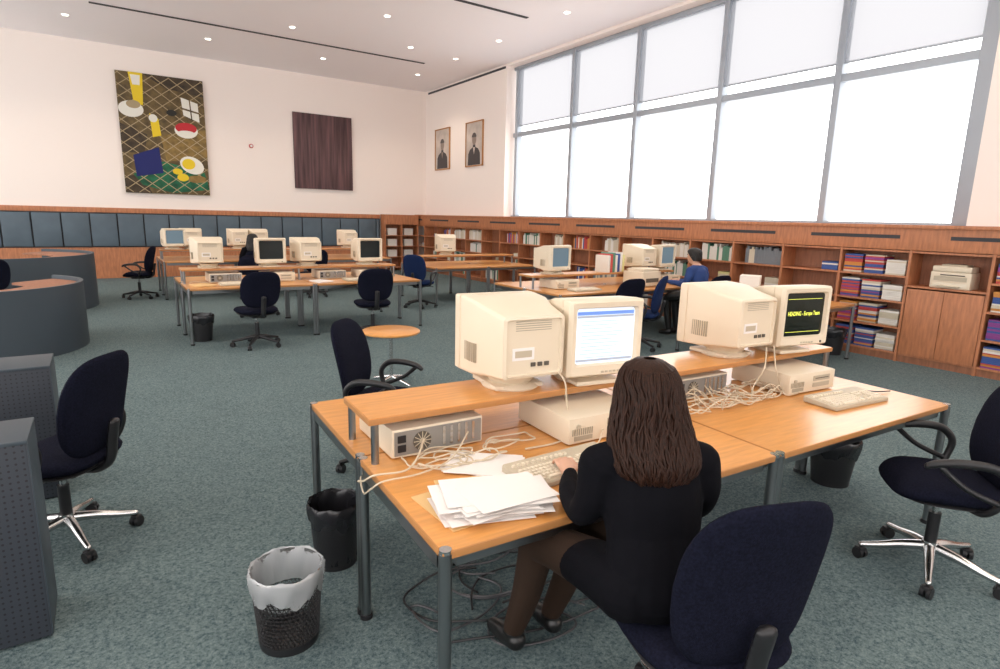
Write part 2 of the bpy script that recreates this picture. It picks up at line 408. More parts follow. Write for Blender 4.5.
qd([(.72,.16),(.92,.20),(.93,.36),(.74,.31)],'wh',.006); qd([(.815,.17),(.83,.17),(.845,.345),(.83,.345)],'ol',.008); qd([(.72,.245),(.93,.275),(.93,.29),(.72,.26)],'ol',.008)
el(.76,.44,.14,.10,'wh',.006); el(.76,.42,.13,.07,'re',.008); el(.76,.46,.10,.03,'wh',.010)
el(.80,.74,.15,.11,'wh',.008,.4); el(.76,.73,.08,.07,'ye',.010); el(.62,.80,.06,.04,'ye',.009); el(.68,.85,.07,.05,'ye',.009); el(.85,.86,.12,.05,'gd',.007); el(.60,.30,.06,.04,'bk',.006)
m.obj("abstract_painting",(.62,YN-.04,2.1),weld=False)
def drape():
    mm,nt,N,L,b=new_mat("painted_drapery"); tc=N.new('ShaderNodeTexCoord'); mp=N.new('ShaderNodeMapping'); mp.inputs['Scale'].default_value=(9,1,.5); L.new(tc.outputs['Object'],mp.inputs[0])
    n=N.new('ShaderNodeTexNoise'); n.inputs['Scale'].default_value=1.3; n.inputs['Detail'].default_value=4; L.new(mp.outputs[0],n.inputs[0])
    r=N.new('ShaderNodeValToRGB'); r.color_ramp.elements[0].position=.35; r.color_ramp.elements[0].color=(.05,.022,.026,1); r.color_ramp.elements[1].position=.7; r.color_ramp.elements[1].color=(.16,.08,.08,1)
    L.new(n.outputs[0],r.inputs[0]); L.new(r.outputs[0],b.inputs['Base Color']); b.inputs['Roughness'].default_value=.6; return mm
m=MB(); m.box((0,0,0),(1.68,.06,2.06),drape(),.004); m.obj("drapery_painting",(5.56,YN-.04,3.43))
m=MB(); m.cyl((0,0,0),.055,.03,C['re'],20,'Y'); m.cyl((0,-.018,0),.035,.012,'paper',20,'Y'); m.obj("wall_alarm_button",(3.6,YN-.016,3.45))
def portrait(loc,kind):
    m=MB()
    W_,H_=.92,1.2
    for a,b,c_,d in ((-W_/2,-W_/2+.03,-H_/2,H_/2),(W_/2-.03,W_/2,-H_/2,H_/2)): bb(m,-.04,0,a,b,c_,d,'edge')
    for c_,d in ((-H_/2,-H_/2+.03),(H_/2-.03,H_/2)): bb(m,-.04,0,-W_/2,W_/2,c_,d,'edge')
    g=pmat("portrait_ground",(.60,.52,.46),.6,noise_s=3,noise_amt=.2)
    bb(m,-.02,0,-W_/2+.02,W_/2-.02,-H_/2+.02,H_/2-.02,g)
    dk=pl("portrait_suit",(.07,.06,.06));fc=pl("portrait_face",(.30,.23,.19)); hr=pl("portrait_hair",(.10,.085,.08))
    X=-.024
    body=[(.33,-.56),(.31,-.25),(.22,-.14),(.07,-.08),(.06,.03),(-.06,.03),(-.07,-.08),(-.22,-.14),(-.31,-.25),(-.33,-.56)]
    m.poly([(X,a,b) for a,b in body],dk)
    m.poly([(X-.002,.11*math.cos(t),.12+.15*math.sin(t)) for t in [2*pi*i/24 for i in range(24)]],fc)
    m.poly([(X-.004,.125*math.cos(t),.18+.12*math.sin(t)) for t in [pi*i/12 for i in range(13)]],hr)
    m.poly([(X-.003,a,b) for a,b in ((.05,-.09),(0,-.28),(-.05,-.09))],g if kind else fc)
    m.obj("framed_portrait",loc,weld=False)
portrait((XE-.001,16.45,3.7),0); portrait((XE-.001,14.6,3.7),1)
# ---------------------------------------------------------------- tables
def wtable(name,x0,x1,y0,y1,splits=(),shelf=True,two=True,z=.73,sh_y=None,sh_x=None,piv=None,rz=0):
    m=MB(); xs=[x0]+list(splits)+[x1]; ym=(y0+y1)/2
    cells=[(y0,ym-.004),(ym+.004,y1)] if two else [(y0,y1)]
    for i in range(len(xs)-1):
        a,b=xs[i]+(.004 if i else 0),xs[i+1]-(.004 if i<len(xs)-2 else 0)
        for c,d in cells:
            bb(m,a,b,c,d,z-.028,z-.001,'edge',.004); bb(m,a+.004,b-.004,c+.004,d-.004,z-.004,z,'tabwood')
            bb(m,a+.06,b-.06,c+.03,c+.055,z-.075,z-.028,'steel'); bb(m,a+.06,b-.06,d-.055,d-.03,z-.075,z-.028,'steel')
            for xx in (a+.015,b-.015):
                bb(m,xx-.012,xx+.012,c+.05,d-.05,z-.075,z-.028,'steel')
                for yy in (c+.015,d-.015):
                    m.cyl((xx,yy,(z-.01)/2),.021,z-.012,'steel',16); m.cyl((xx,yy,z-.004),.019,.012,'chrome',16); m.cyl((xx,yy,.012),.027,.02,'black',16)
    if shelf:
        sy=sh_y or ym+.0; a,b=sh_x or (x0+.01,x1-.15)
        bb(m,a,b,sy-.17,sy+.17,z+.165,z+.19,'edge',.004); bb(m,a+.004,b-.004,sy-.166,sy+.166,z+.186,z+.193,'tabwood')
        n=max(2,int((b-a)/1.5)+1)
        for i in range(n):
            xx=a+.03+(b-a-.06)*i/(n-1)
            for yy in (sy-.15,sy+.15): m.cyl((xx,yy,z+.08),.016,.17,'steel',12)
        bb(m,a+.03,b-.03,sy-.012,sy+.012,z+.145,z+.166,'steel')
    o=m.obj(name,weld=False)
    if piv:
        o.matrix_world=Matrix.Translation((piv[0],piv[1],0))@Matrix.Rotation(rz,4,'Z')@Matrix.Translation((-piv[0],-piv[1],0))
    return o
FR=math.radians(-2.9); PV=(.755,1.39)
def fr(x,y,z=0):
    c,s=math.cos(FR),math.sin(FR); dx,dy=x-PV[0],y-PV[1]
    return (PV[0]+c*dx-s*dy,PV[1]+s*dx+c*dy,z)
wtable("computer_table",.755,3.92,1.39,3.0,(2.36,),sh_y=2.25,sh_x=(.765,3.90),piv=PV,rz=FR)
wtable("computer_table",.85,4.1,8.3,9.9,(2.45,))
wtable("computer_table",.95,5.6,12.9,14.5,(2.5,4.05))
wtable("computer_table",5.3,7.7,10.1,11.7,(6.5,))
wtable("computer_table",4.95,8.05,5.95,7.55,(6.5,))
wtable("side_table",6.35,8.0,3.7,5.15,(),shelf=False,two=False)
# ---------------------------------------------------------------- CRT monitor (front = -Y local, origin at base bottom)
def crt(kind,w=.41,h=.36,d=.43):
    m=MB(); zc=.06+h/2
    scr={'white':'scr_w','black':'scr_k','blue':'scr_b','dark':'scr'}[kind]
    m.loft([(-.185,w-.085,h-.10,zc+.01,.02),(-.205,w-.07,h-.085,zc+.01,.018),(-.208,w-.03,h-.02,zc,.012),(-.19,w,h,zc,.012),(-.14,w,h,zc,.012),(-.138,w-.010,h-.010,zc,.012),(-.132,w-.010,h-.010,zc,.012),(-.13,w-.002,h-.002,zc,.012),(-.02,w-.012,h-.012,zc-.003,.015),(.06,w-.05,h-.04,zc-.008,.02),(.19,w-.09,h-.075,zc-.015,.02),(.212,w-.10,h-.085,zc-.015,.018),(.218,w-.13,h-.11,zc-.015,.014),(.205,w-.14,h-.12,zc-.015,.012)],'beige',capmat=scr)
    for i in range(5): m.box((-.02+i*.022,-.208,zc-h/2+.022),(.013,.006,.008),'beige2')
    m.cyl((.14,-.208,zc-h/2+.022),.007,.006,'vent',10,'Y')
    for i in range(8):
        for sx in (1,-1): m.box((sx*(w/2-.005-.0022*max(0,i-4)),-.08+i*.014,zc-.07),(.008,.004,.09),'groove')
    for i in range(6): m.box((0,.2055,zc+.06+i*.010),(.18,.003,.003),'groove')
    m.box((.05,.206,zc-.045),(.11,.003,.055),'paper'); m.box((.05,.2075,zc-.045),(.085,.001,.03),'beige2')
    for i in range(3): m.box((-.07+i*.035,.208,zc-.095),(.022,.006,.018),'vent')
    m.cyl((0,.0,.045),.10,.04,'beige',28,r2=.13); m.lathe([(0.001,0),(.135,0),(.14,.008),(.13,.02),(.09,.03),(.001,.032)],'beige',32)
    m.box((0,-.03,.014),(.25,.26,.022),'beige',.008)
    if kind=='white':
        W2,H2=w-.10,h-.12
        y=-.1865
        m.box((0,y,zc+.01+H2/2-.012),(W2,.001,.016),'scr_bl'); m.box((0,y,zc+.01+H2/2-.028),(W2,.001,.010),'scr_ln')
        for i in range(11): m.box((-W2*.08*(i%3)*.5-.02,y,zc+.08-i*.017),(W2*(.75-.12*(i%3)),.001,.002),'scr_ln')
        m.box((0,y,zc+.01-H2/2+.006),(W2,.001,.010),'scr_ln')
    return m.mesh("crt_"+kind,weld=False)
CR={k:crt(k) for k in ('white','black','blue','dark')}
def place_crt(kind,x,y,z,rz=0,name="crt_monitor"):
    e=empty(name,(x,y,z),rz); inst("housing",CR[kind],(0,0,0),0,e)
    if kind=='black':
        t=bpy.data.curves.new("screen_text",'FONT'); t.body="HEADING - Europe Team"; t.size=.030; t.align_x='CENTER'; t.extrude=.0002; t.offset=.0003; t.materials.append(MT['scr_y'])
        o=bpy.data.objects.new("screen_text",t); bpy.context.collection.objects.link(o); o.parent=e; o.location=(0,-.187,.245); o.rotation_euler=(pi/2,0,0)
        o.scale=(.82,1.2,1)
        m=MB()
        for zz in (.145,.345): m.box((0,-.1865,zz),(.28,.001,.002),'scr_y')
        m.obj("screen_rules",parent=e,weld=False)
    return e
ZS=.73+.193
for k,x,y,a in (('dark',1.525,2.27,pi-.06),('white',1.92,2.22,-.12),('dark',3.06,2.27,pi-.02),('black',3.50,2.23,-.14)): place_crt(k,*fr(x,y,ZS),FR+a)
for k,x,a in (('dark',1.22,pi),('dark',2.02,0),('dark',2.58,pi),('dark',3.5,.05)): place_crt(k,x,9.1,ZS,a)
for k,x,a in (('blue',1.2,.2),('dark',1.55,pi),('dark',2.45,pi),('dark',2.85,pi),('dark',4.85,pi)): place_crt(k,x,13.7,ZS,a)
for k,x,a in (('dark',5.95,pi-.3),): place_crt(k,x,10.9,ZS,a)
for k,x,a in (('blue',5.42,.1),('blue',7.68,.1),('dark',7.25,pi)): place_crt(k,x,6.75,ZS,a)
# ---------------------------------------------------------------- desktop computers, keyboards
def cpu(back=False):
    m=MB(); m.box((0,0,.065),(.42,.40,.12),'beige',.008)
    y=-.202
    if back:
        m.box((0,y,.065),(.40,.006,.10),'metalgrey'); m.cyl((-.08,y-.004,.065),.040,.006,'vent',24,'Y')
        m.cyl((-.08,y-.008,.065),.012,.004,'beige2',16,'Y')
        for i in range(6): m.box((0,y-.008,0),(.078,.003,.003),'beige2',X=Matrix.Translation((-.08,0,.065))@Matrix.Rotation(i*pi/6,4,'Y'))
        for i in range(5): m.box((.16-i*.035,y-.004,.07),(.012,.004,.08),'chrome')
        m.box((-.17,y-.004,.085),(.035,.006,.03),'black'); m.box((-.17,y-.004,.045),(.035,.006,.03),'black')
    else:
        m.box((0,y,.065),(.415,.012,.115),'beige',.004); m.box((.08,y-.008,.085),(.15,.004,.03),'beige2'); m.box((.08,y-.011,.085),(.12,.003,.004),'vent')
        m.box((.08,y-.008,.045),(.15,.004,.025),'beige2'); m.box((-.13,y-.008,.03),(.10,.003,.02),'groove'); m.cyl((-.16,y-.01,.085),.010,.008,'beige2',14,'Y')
        for i in range(10): m.box((-.19+i*.012,y-.008,.06),(.004,.003,.03),'groove')
    for sx in (-.17,.17):
        for sy in (-.16,.16): m.cyl((sx,sy,.003),.012,.006,'black',10)
    return m.mesh("cpu",weld=False)
cb,cfm=cpu(True),cpu(False)
for me,x,y,a in ((cb,1.07,2.30,.02),(cfm,1.80,2.09,.0),(cb,2.72,2.33,0),(cfm,3.42,2.11,-.05)): inst("desktop_computer",me,fr(x,y,.73),FR+a)
for me,x,y,z,a in ((cb,1.4,9.1,.73,0),(cfm,2.1,9.0,.73,0),(cb,2.9,9.1,.73,0),(cfm,3.5,9.0,.73,0),(cfm,5.5,6.65,.73,0),(cfm,7.7,6.65,.73,0)):
    inst("desktop_computer",me,(x,y,z),a)
def keyboard():
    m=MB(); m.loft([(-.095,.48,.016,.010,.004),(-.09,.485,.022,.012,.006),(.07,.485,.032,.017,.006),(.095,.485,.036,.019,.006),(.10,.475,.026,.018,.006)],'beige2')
    def key(x,y,w_,d_=.0165):
        z=.026+.06*(y+.075)
        b=[(x-w_/2,y-d_/2,z-.004),(x+w_/2,y-d_/2,z-.004),(x+w_/2,y+d_/2,z-.004),(x-w_/2,y+d_/2,z-.004)]
        t=[(x-w_/2+.002,y-d_/2+.002,z+.007),(x+w_/2-.002,y-d_/2+.002,z+.007),(x+w_/2-.002,y+d_/2-.001,z+.007),(x-w_/2+.002,y+d_/2-.001,z+.007)]
        m.raw(b+t,[(4,5,6,7),(0,1,5,4),(1,2,6,5),(2,3,7,6),(3,0,4,7)],'key')
    for r in range(5):
        y=-.07+r*.0215
        if r==0:
            for x,w_ in ((-.205,.026),(-.175,.026),(-.085,.12),(-.005,.026),(.027,.026)): key(x,y,w_,.018)
        else:
            for c in range(14): key(-.212+c*.0188+(.004 if r%2 else 0),y,.0165,.018)
        for c in range(3):
            if r in (0,3,4) or (r==1 and c==1): key(.073+c*.0188,y,.0165,.018)
        for c in range(4): key(.145+c*.0188,y,.0165,.018)
    for c in range(12): key(-.212+c*.0215+(c//4)*.008,.06,.0165,.014)
    return m.mesh("keyboard",weld=False)
kbm=keyboard()
for x,y,a in ((1.44,1.70,.06),(3.42,1.70,-.05)): inst("computer_keyboard",kbm,fr(x,y,.731),FR+a)
for x,y,a in ((1.5,8.55,0),(3.2,8.55,.1),(5.6,6.2,0),(7.7,6.2,0)): inst("computer_keyboard",kbm,(x,y,.731),a)
# ---------------------------------------------------------------- cables
MT['cable']=pmat("cream_cable",(.62,.52,.38),.5)
def cables(seed,x0,x1,y0,y1,n,z=.737,mat='cable',r=.0035,L=.6,hz=.012,rot=True,m=None):
    rng=random.Random(seed); m=m or MB()
    for i in range(n):
        p=Vector((rng.uniform(x0,x1),rng.uniform(y0,y1),z)); a=rng.uniform(0,2*pi); pts=[];da=rng.choice((-1,1))*rng.uniform(.3,.9)
        for k in range(11):
            pts.append(Vector((*( fr(p.x,p.y)[:2] if rot else (p.x,p.y)),z+abs(rng.gauss(0,hz)))))
            a+=da+rng.uniform(-.5,.5); p=p+Vector((math.cos(a),math.sin(a)*.6,0))*L/9
            p.x=min(max(p.x,x0-.05),x1+.05); p.y=min(max(p.y,y0-.03),y1+.03)
        m.tube(pts,r,mat,6,smooth=5)
    return m
m=cables(3,.95,1.45,1.93,2.06,7,L=.7)
def ftube(pts,r,mat='cable'): m.tube([fr(*p) for p in pts],r,mat,8,smooth=6)
ftube([(1.66,2.46,1.05),(1.64,2.04,1.02),(1.66,2.0,.9),(1.67,2.0,.8),(1.6,1.94,.74),(1.4,1.93,.74)],.004)
ftube([(1.0,2.09,.80),(.93,2.0,.76),(.86,1.95,.745),(.75,1.97,.742),(.725,2.03,.70),(.73,2.12,.66),(.78,2.2,.60)],.004)
ftube([(1.2,2.08,.80),(1.05,1.94,.76),(.9,1.90,.745),(.76,1.9,.745),(.725,1.95,.70),(.73,2.05,.64),(.75,2.15,.66),(.8,2.22,.62)],.0035)
ftube([(1.56,1.80,.75),(1.66,1.84,.74),(1.72,1.84,.74),(1.78,1.88,.78)],.0035)
m.obj("computer_cables",weld=False)
m=cables(5,2.40,3.25,1.93,2.10,18,L=.9,hz=.03)
ftube([(3.15,2.05,1.0),(3.05,1.98,.9),(3.0,2.0,.8),(2.9,1.95,.74),(2.7,1.96,.74)],.004)
ftube([(3.22,2.05,1.0),(3.16,1.98,.88),(3.2,1.97,.78),(3.1,1.92,.74),(2.8,1.99,.76)],.004)
ftube([(3.62,1.76,.76),(3.70,1.82,.74),(3.75,1.72,.74),(3.85,1.68,.74)],.0035,'black')
m.obj("computer_cables",weld=False)
MT['cabgrey']=pmat("grey_cable",(.06,.06,.065),.4)
m=cables(9,1.0,1.7,1.75,2.3,5,z=.010,mat='black',r=.005,L=1.6,hz=.006)
cables(19,1.0,1.6,1.7,2.3,4,z=.010,mat='cabgrey',r=.005,L=1.5,hz=.006,m=m)
m.obj("floor_cables",weld=False)
cables(11,1.0,3.9,8.9,9.2,10,rot=False).obj("computer_cables",weld=False)
# ---------------------------------------------------------------- papers
m=MB(); rng=random.Random(4)
m.box((-.05,.03,.0015),(.34,.28,.003),'manila',rz=.25); z=.003
m.box((.0,.10,.002),(.30,.22,.003),'manila',rz=-.1)
for i in range(22):
    t=.0022; m.box((rng.uniform(-.06,.06),rng.uniform(-.04,.02),z+t/2),(.297,.21,t*.6),'paper',rz=-.05+rng.gauss(0,.16)); z+=t
m.obj("paper_stack",fr(1.035,1.60,.731),-.2,weld=False)
m=MB()
for i in range(4): m.box((0,0,.002+i*.002),(.21,.297,.0015),'paper',rz=.1*i)
m.obj("loose_papers",fr(1.17,1.88,.731),.6,weld=False)
m=MB()
for i in range(3): m.box((i*.01,0,.004+i*.006),(.21,.297,.005),'paper',rz=.12*i)
m.obj("loose_papers",(2.6,8.55,.731),.2,weld=False)
m=MB()
for i in range(3): m.box((i*.01,0,.004+i*.006),(.21,.297,.005),'manila',rz=.12*i)
m.obj("loose_papers",(1.05,8.6,.731),.2,weld=False)
# ---------------------------------------------------------------- office chair (faces +Y local)
def chair(fab,base,arms=True,lean=.14,wide=.232,bh=.255):
    m=MB()
    for i in range(5):
        a=2*pi*i/5+.3; d=Vector((math.cos(a),math.sin(a),0)); q=Vector((-d.y,d.x,0))
        m.tube([d*.02+Vector((0,0,.125)),d*.12+Vector((0,0,.112)),d*.22+Vector((0,0,.088)),d*.30+Vector((0,0,.075))],[.027,.023,.018,.014],base,10,smooth=3)
        e=d*.30
        m.cyl((e.x,e.y,.062),.008,.03,'black',8)
        Xc=Matrix.Translation((e.x,e.y,.028))@Matrix.Rotation(a+.6*i,4,'Z')
        for sx in (-.014,.014): m.cyl((sx,0,0),.028,.018,'black',18,'X',X=Xc)
        m.box((0,0,.018),(.040,.044,.030),'black',.008,X=Xc)
    m.cyl((0,0,.125),.036,.06,base,20); m.cyl((0,0,.23),.027,.16,'black',18); m.cyl((0,0,.34),.015,.10,'chrome',14)
    m.box((0,-.01,.405),(.17,.24,.05),'black',.015)
    m.tube([(.06,.05,.405),(.22,.06,.40),(.25,.06,.395)],[.006,.006,.009],'black',8)
    def seat(x,y,z):
        f=max(0,(y-.08)/.16); k=-.035*f*f - .012*(1-(x/.24)**2)*(1 if z>0 else 0)
        return (x*(1-.06*max(0,-y/.23)),y,z+k+.478)
    m.pad(.250,.240,.055,fab,3.4,seat)
    m.pad(.225,.215,.02,'black',3.4,lambda x,y,z:(x,y,z+.432))
    def back(x,y,z):
        v=(y+bh)/(2*bh)
        ww=1.0-.10*max(0,v-.6)-.16*max(0,.5-v)
        yy=-.225-lean*(v-.2)*.75+.025*math.sin(pi*min(1,max(0,v)))+.42*x*x
        return (x*ww,yy-z,.755+y)
    m.pad(wide,bh,.036,fab,3.3,back)
    m.tube([(0,-.10,.405),(0,-.20,.41),(0,-.265,.46),(0,-.285,.56),(0,-.305,.66)],[.022,.022,.02,.02,.02],'black',10,smooth=4,sx=1.6)
    if arms:
        for s in (1,-1):
            m.tube([(s*.12,-.05,.42),(s*.24,-.08,.43),(s*.285,-.12,.50),(s*.29,-.14,.60),(s*.29,-.08,.665),(s*.285,.03,.675),(s*.275,.13,.66),(s*.265,.17,.64)],[.013,.014,.016,.018,.021,.022,.020,.016],'black',10,smooth=5)
            m.tube([(s*.285,-.12,.50),(s*.29,.02,.56),(s*.28,.12,.64)],[.014,.013,.014],'black',8,smooth=5)
    return m.mesh("chair_mesh",weld=True,ang=45)
CH_c=chair('fabric','chrome'); CH_k=chair('fabric','black'); CH_b=chair('fabric_b','black')
CH_w=chair('fabric','black',arms=False,wide=.25,bh=.23)
CH_f=chair('fabric','chrome',arms=False,wide=.225,bh=.27)
def pchair(me,x,y,rz): inst("office_chair",me,(x,y,0),rz)
pchair(CH_c,-.27,3.56,math.radians(54))
pchair(CH_c,3.36,1.04,math.radians(40))
pchair(CH_f,1.455,1.015,math.radians(-20))
pchair(CH_k,1.50,3.60,math.radians(-135))
pchair(CH_w,1.58,7.95,.12); pchair(CH_w,3.15,7.95,-.15)
pchair(CH_k,.55,13.4,1.2); pchair(CH_w,2.1,10.35,pi); pchair(CH_w,3.6,12.35,0.1)
pchair(CH_b,4.95,10.1,-.9); pchair(CH_w,5.65,5.6,0); pchair(CH_b,6.02,5.52,.5); pchair(CH_w,7.28,5.47,.0); pchair(CH_w,2.50,12.35,0)
pchair(CH_w,-1.4,10.9,.3)
# ---------------------------------------------------------------- round side table
m=MB(); m.lathe([(.001,.525),(.28,.525),(.295,.535),(.295,.548),(.285,.555),(.001,.555)],'tabwood',48)
m.cyl((0,0,.29),.018,.47,'chrome',16); m.cyl((0,0,.52),.07,.012,'chrome',20)
for i in range(4):
    a=pi/2*i+.4; m.tube([(0,0,.07),(math.cos(a)*.12,math.sin(a)*.12,.045),(math.cos(a)*.25,math.sin(a)*.25,.012)],[.016,.014,.010],'chrome',8,smooth=3)
m.obj("round_side_table",(2.38,5.52,0))
# ---------------------------------------------------------------- bins
MT['bagblack']=pmat("black_bin_bag",(.015,.015,.018),.25)
def mesh_bin(loc,h=.33,r0=.115,r1=.15,liner=True,solid=False):
    e=empty("wastepaper_bin",loc)
    n=46;k=18; b=bmesh.new(); rows=[]
    for j in range(k+1):
        t=j/k; rr=r0+(r1-r0)*t; rows.append([b.verts.new((rr*math.cos(2*pi*(i+.5*j)/n),rr*math.sin(2*pi*(i+.5*j)/n),.01+h*t)) for i in range(n)])
    for j in range(k):
        for i in range(n):
            if solid: b.faces.new((rows[j][i],rows[j][(i+1)%n],rows[j+1][(i+1)%n],rows[j+1][i]))
            else:
                b.faces.new((rows[j][i],rows[j][(i+1)%n],rows[j+1][i])); b.faces.new((rows[j][(i+1)%n],rows[j+1][(i+1)%n],rows[j+1][i]))
    me=bpy.data.meshes.new("basket"); b.to_mesh(me); b.free(); me.materials.append(MT['black'])
    bo=inst("basket",me,(0,0,0),0,e)
    if not solid:
        wm=bo.modifiers.new("w",'WIREFRAME'); wm.thickness=.0062; wm.use_even_offset=False; wm.use_replace=True
    m=MB(); m.cyl((0,0,.008),r0+.002,.014,'black',36); m.lathe([(r1-.003,h),(r1+.004,h+.002),(r1+.005,h+.012),(r1-.002,h+.014),(r1-.004,h)],'chrome' if liner and not solid else 'black',40)
    if not solid: m.lathe([(r0+.002,.004),(r0+.006,.02),(r0+.004,.035),(r0,.035)],'black',40)
    m.obj("rim",parent=e)
    if liner:
        vs=[];fs=[];N_=72; prof=[(r1-.022,h*.62),(r1-.012,h*.85),(r1-.006,h),(r1+.002,h+.020),(r1+.009,h+.010),(r1+.007,h-.03),(r1+.0,h-.065),(r1-.004,h-.085)]
        if solid: prof=[(.1,.03)]+prof
        m=MB()
        for q,(rr,z) in enumerate(prof):
            for i in range(N_):
                a=2*pi*i/N_; w_=.003*math.sin(9*a+q)+.0025*math.sin(23*a+2*q); zz=z+(.016*math.sin(5*a)+.008*math.sin(13*a) if q==len(prof)-1 else .004*math.sin(7*a+q))
                vs.append(((rr+w_)*math.cos(a),(rr+w_)*math.sin(a),zz))
        for q in range(len(prof)-1):
            for i in range(N_): fs.append((q*N_+i,q*N_+(i+1)%N_,(q+1)*N_+(i+1)%N_,(q+1)*N_+i))
        m.raw(vs,fs,MT['liner'] if not solid else MT['bagblack']); m.obj("bin_liner",parent=e,ang=80)
mesh_bin((.50,2.22,0),h=.31,r0=.112,r1=.136); mesh_bin((.84,2.66,0),h=.31,r0=.10,r1=.122,solid=True); mesh_bin((1.02,8.62,0),solid=True); mesh_bin((3.98,1.85,0),h=.3,solid=True); mesh_bin((8.15,4.0,0),solid=True)
# ---------------------------------------------------------------- reception counters and cabinets on the left
def counter(name,cx,cy,r,h,a0,a1,topm):
    m=MB(); n=40; out=[];t=.04
    ang=[a0+(a1-a0)*i/n for i in range(n+1)]
    vs=[];fs=[]
    for rr in (r,r-t):
        for z in (0,h):
            for a in ang: vs.append((rr*math.cos(a),rr*math.sin(a),z))
    k=n+1
    for i in range(n):
        fs+=[(i,i+1,k+i+1,k+i),(2*k+i,3*k+i,3*k+i+1,2*k+i+1),(k+i,k+i+1,3*k+i+1,3*k+i)]
    fs+=[(0,k,3*k,2*k),(n,2*k+n,3*k+n,k+n)]
    m.raw(vs,fs,'slate')
    rr0,rr1=r-t-.55,r-t; z=h-.08; vs=[];fs=[]
    for q,(rr,zz) in enumerate(((rr0,z),(rr1,z),(rr1,z+.03),(rr0,z+.03))):
        for a in ang: vs.append((rr*math.cos(a),rr*math.sin(a),zz))
    for q in range(4):
        for i in range(n): fs.append((q*k+i,q*k+i+1,((q+1)%4)*k+i+1,((q+1)%4)*k+i))
    m.raw(vs,fs,topm)
    return m.obj(name,(cx,cy,0))
counter("reception_counter",-1.38,9.2,1.15,.80,-pi*.75,pi*.25,'bwood_d')
counter("reception_counter",-1.62,12.9,1.5,.92,-pi*.45,pi*.35,'bwood_d')
def cab(name,x0,x1,y0,y1,h):
    m=MB(); W_,D_=x1-x0,y1-y0
    m.box((0,0,h/2),(W_,D_,h-.02),'perf',.006); m.box((0,0,h-.008),(W_+.01,D_+.01,.016),'slate',.005)
    m.box((0,0,.01),(W_-.04,D_-.04,.02),'black')
    m.box((W_/2+.001,0,h/2),(.006,D_*.98,h*.96),'slate',.002)
    return m.obj(name,((x0+x1)/2,(y0+y1)/2,0),weld=False)
cab("perforated_metal_cabinet",-1.4,-.30,2.72,3.02,.84)
cab("perforated_metal_cabinet",-1.4,-.31,4.15,4.5,.81)
# ---------------------------------------------------------------- printer, box, stuff
m=MB(); m.box((0,0,.10),(.28,.42,.20),'beige',.012); m.box((-.02,0,.235),(.24,.40,.07),'beige',.015); m.box((-.142,0,.12),(.006,.34,.05),'beige2'); m.box((-.142,0,.045),(.006,.36,.05),'key',.002); m.box((-.146,-.02,.165),(.01,.25,.012),'vent'); m.box((-.16,0,.03),(.06,.22,.01),'beige2'); m.box((.02,0,.28),(.2,.26,.02),'beige2',.004)
m.obj("laser_printer",(8.64,2.9,.993),weld=False)
m=MB()
for i in range(5): m.box((-.1+i*.055,0,.15),(.05,.25,.30),bookm[[0,1,0,0,1][i]],.002)
m.box((0,0,.005),(.34,.28,.01),'beige2'); m.obj("magazine_files",(7.2,4.7,.73),.5,weld=False)
m=MB(); 
for i in range(7): m.box((-.2+i*.065,0,.13+.01*(i%3)),(.055,.24,.26+.02*(i%3)),bookm[[0,2,7,0,3,0,6][i]],.003)
m.obj("ring_binders",(6.6,6.75,ZS),.2,weld=False)
m=MB(); m.box((0,0,.12),(.45,.38,.22),'beige',.02); m.box((0,-.02,.25),(.4,.3,.05),'beige',.015); m.box((0,-.19,.1),(.3,.02,.06),'vent'); m.obj("desktop_printer",(6.9,6.35,.73),.1,weld=False)
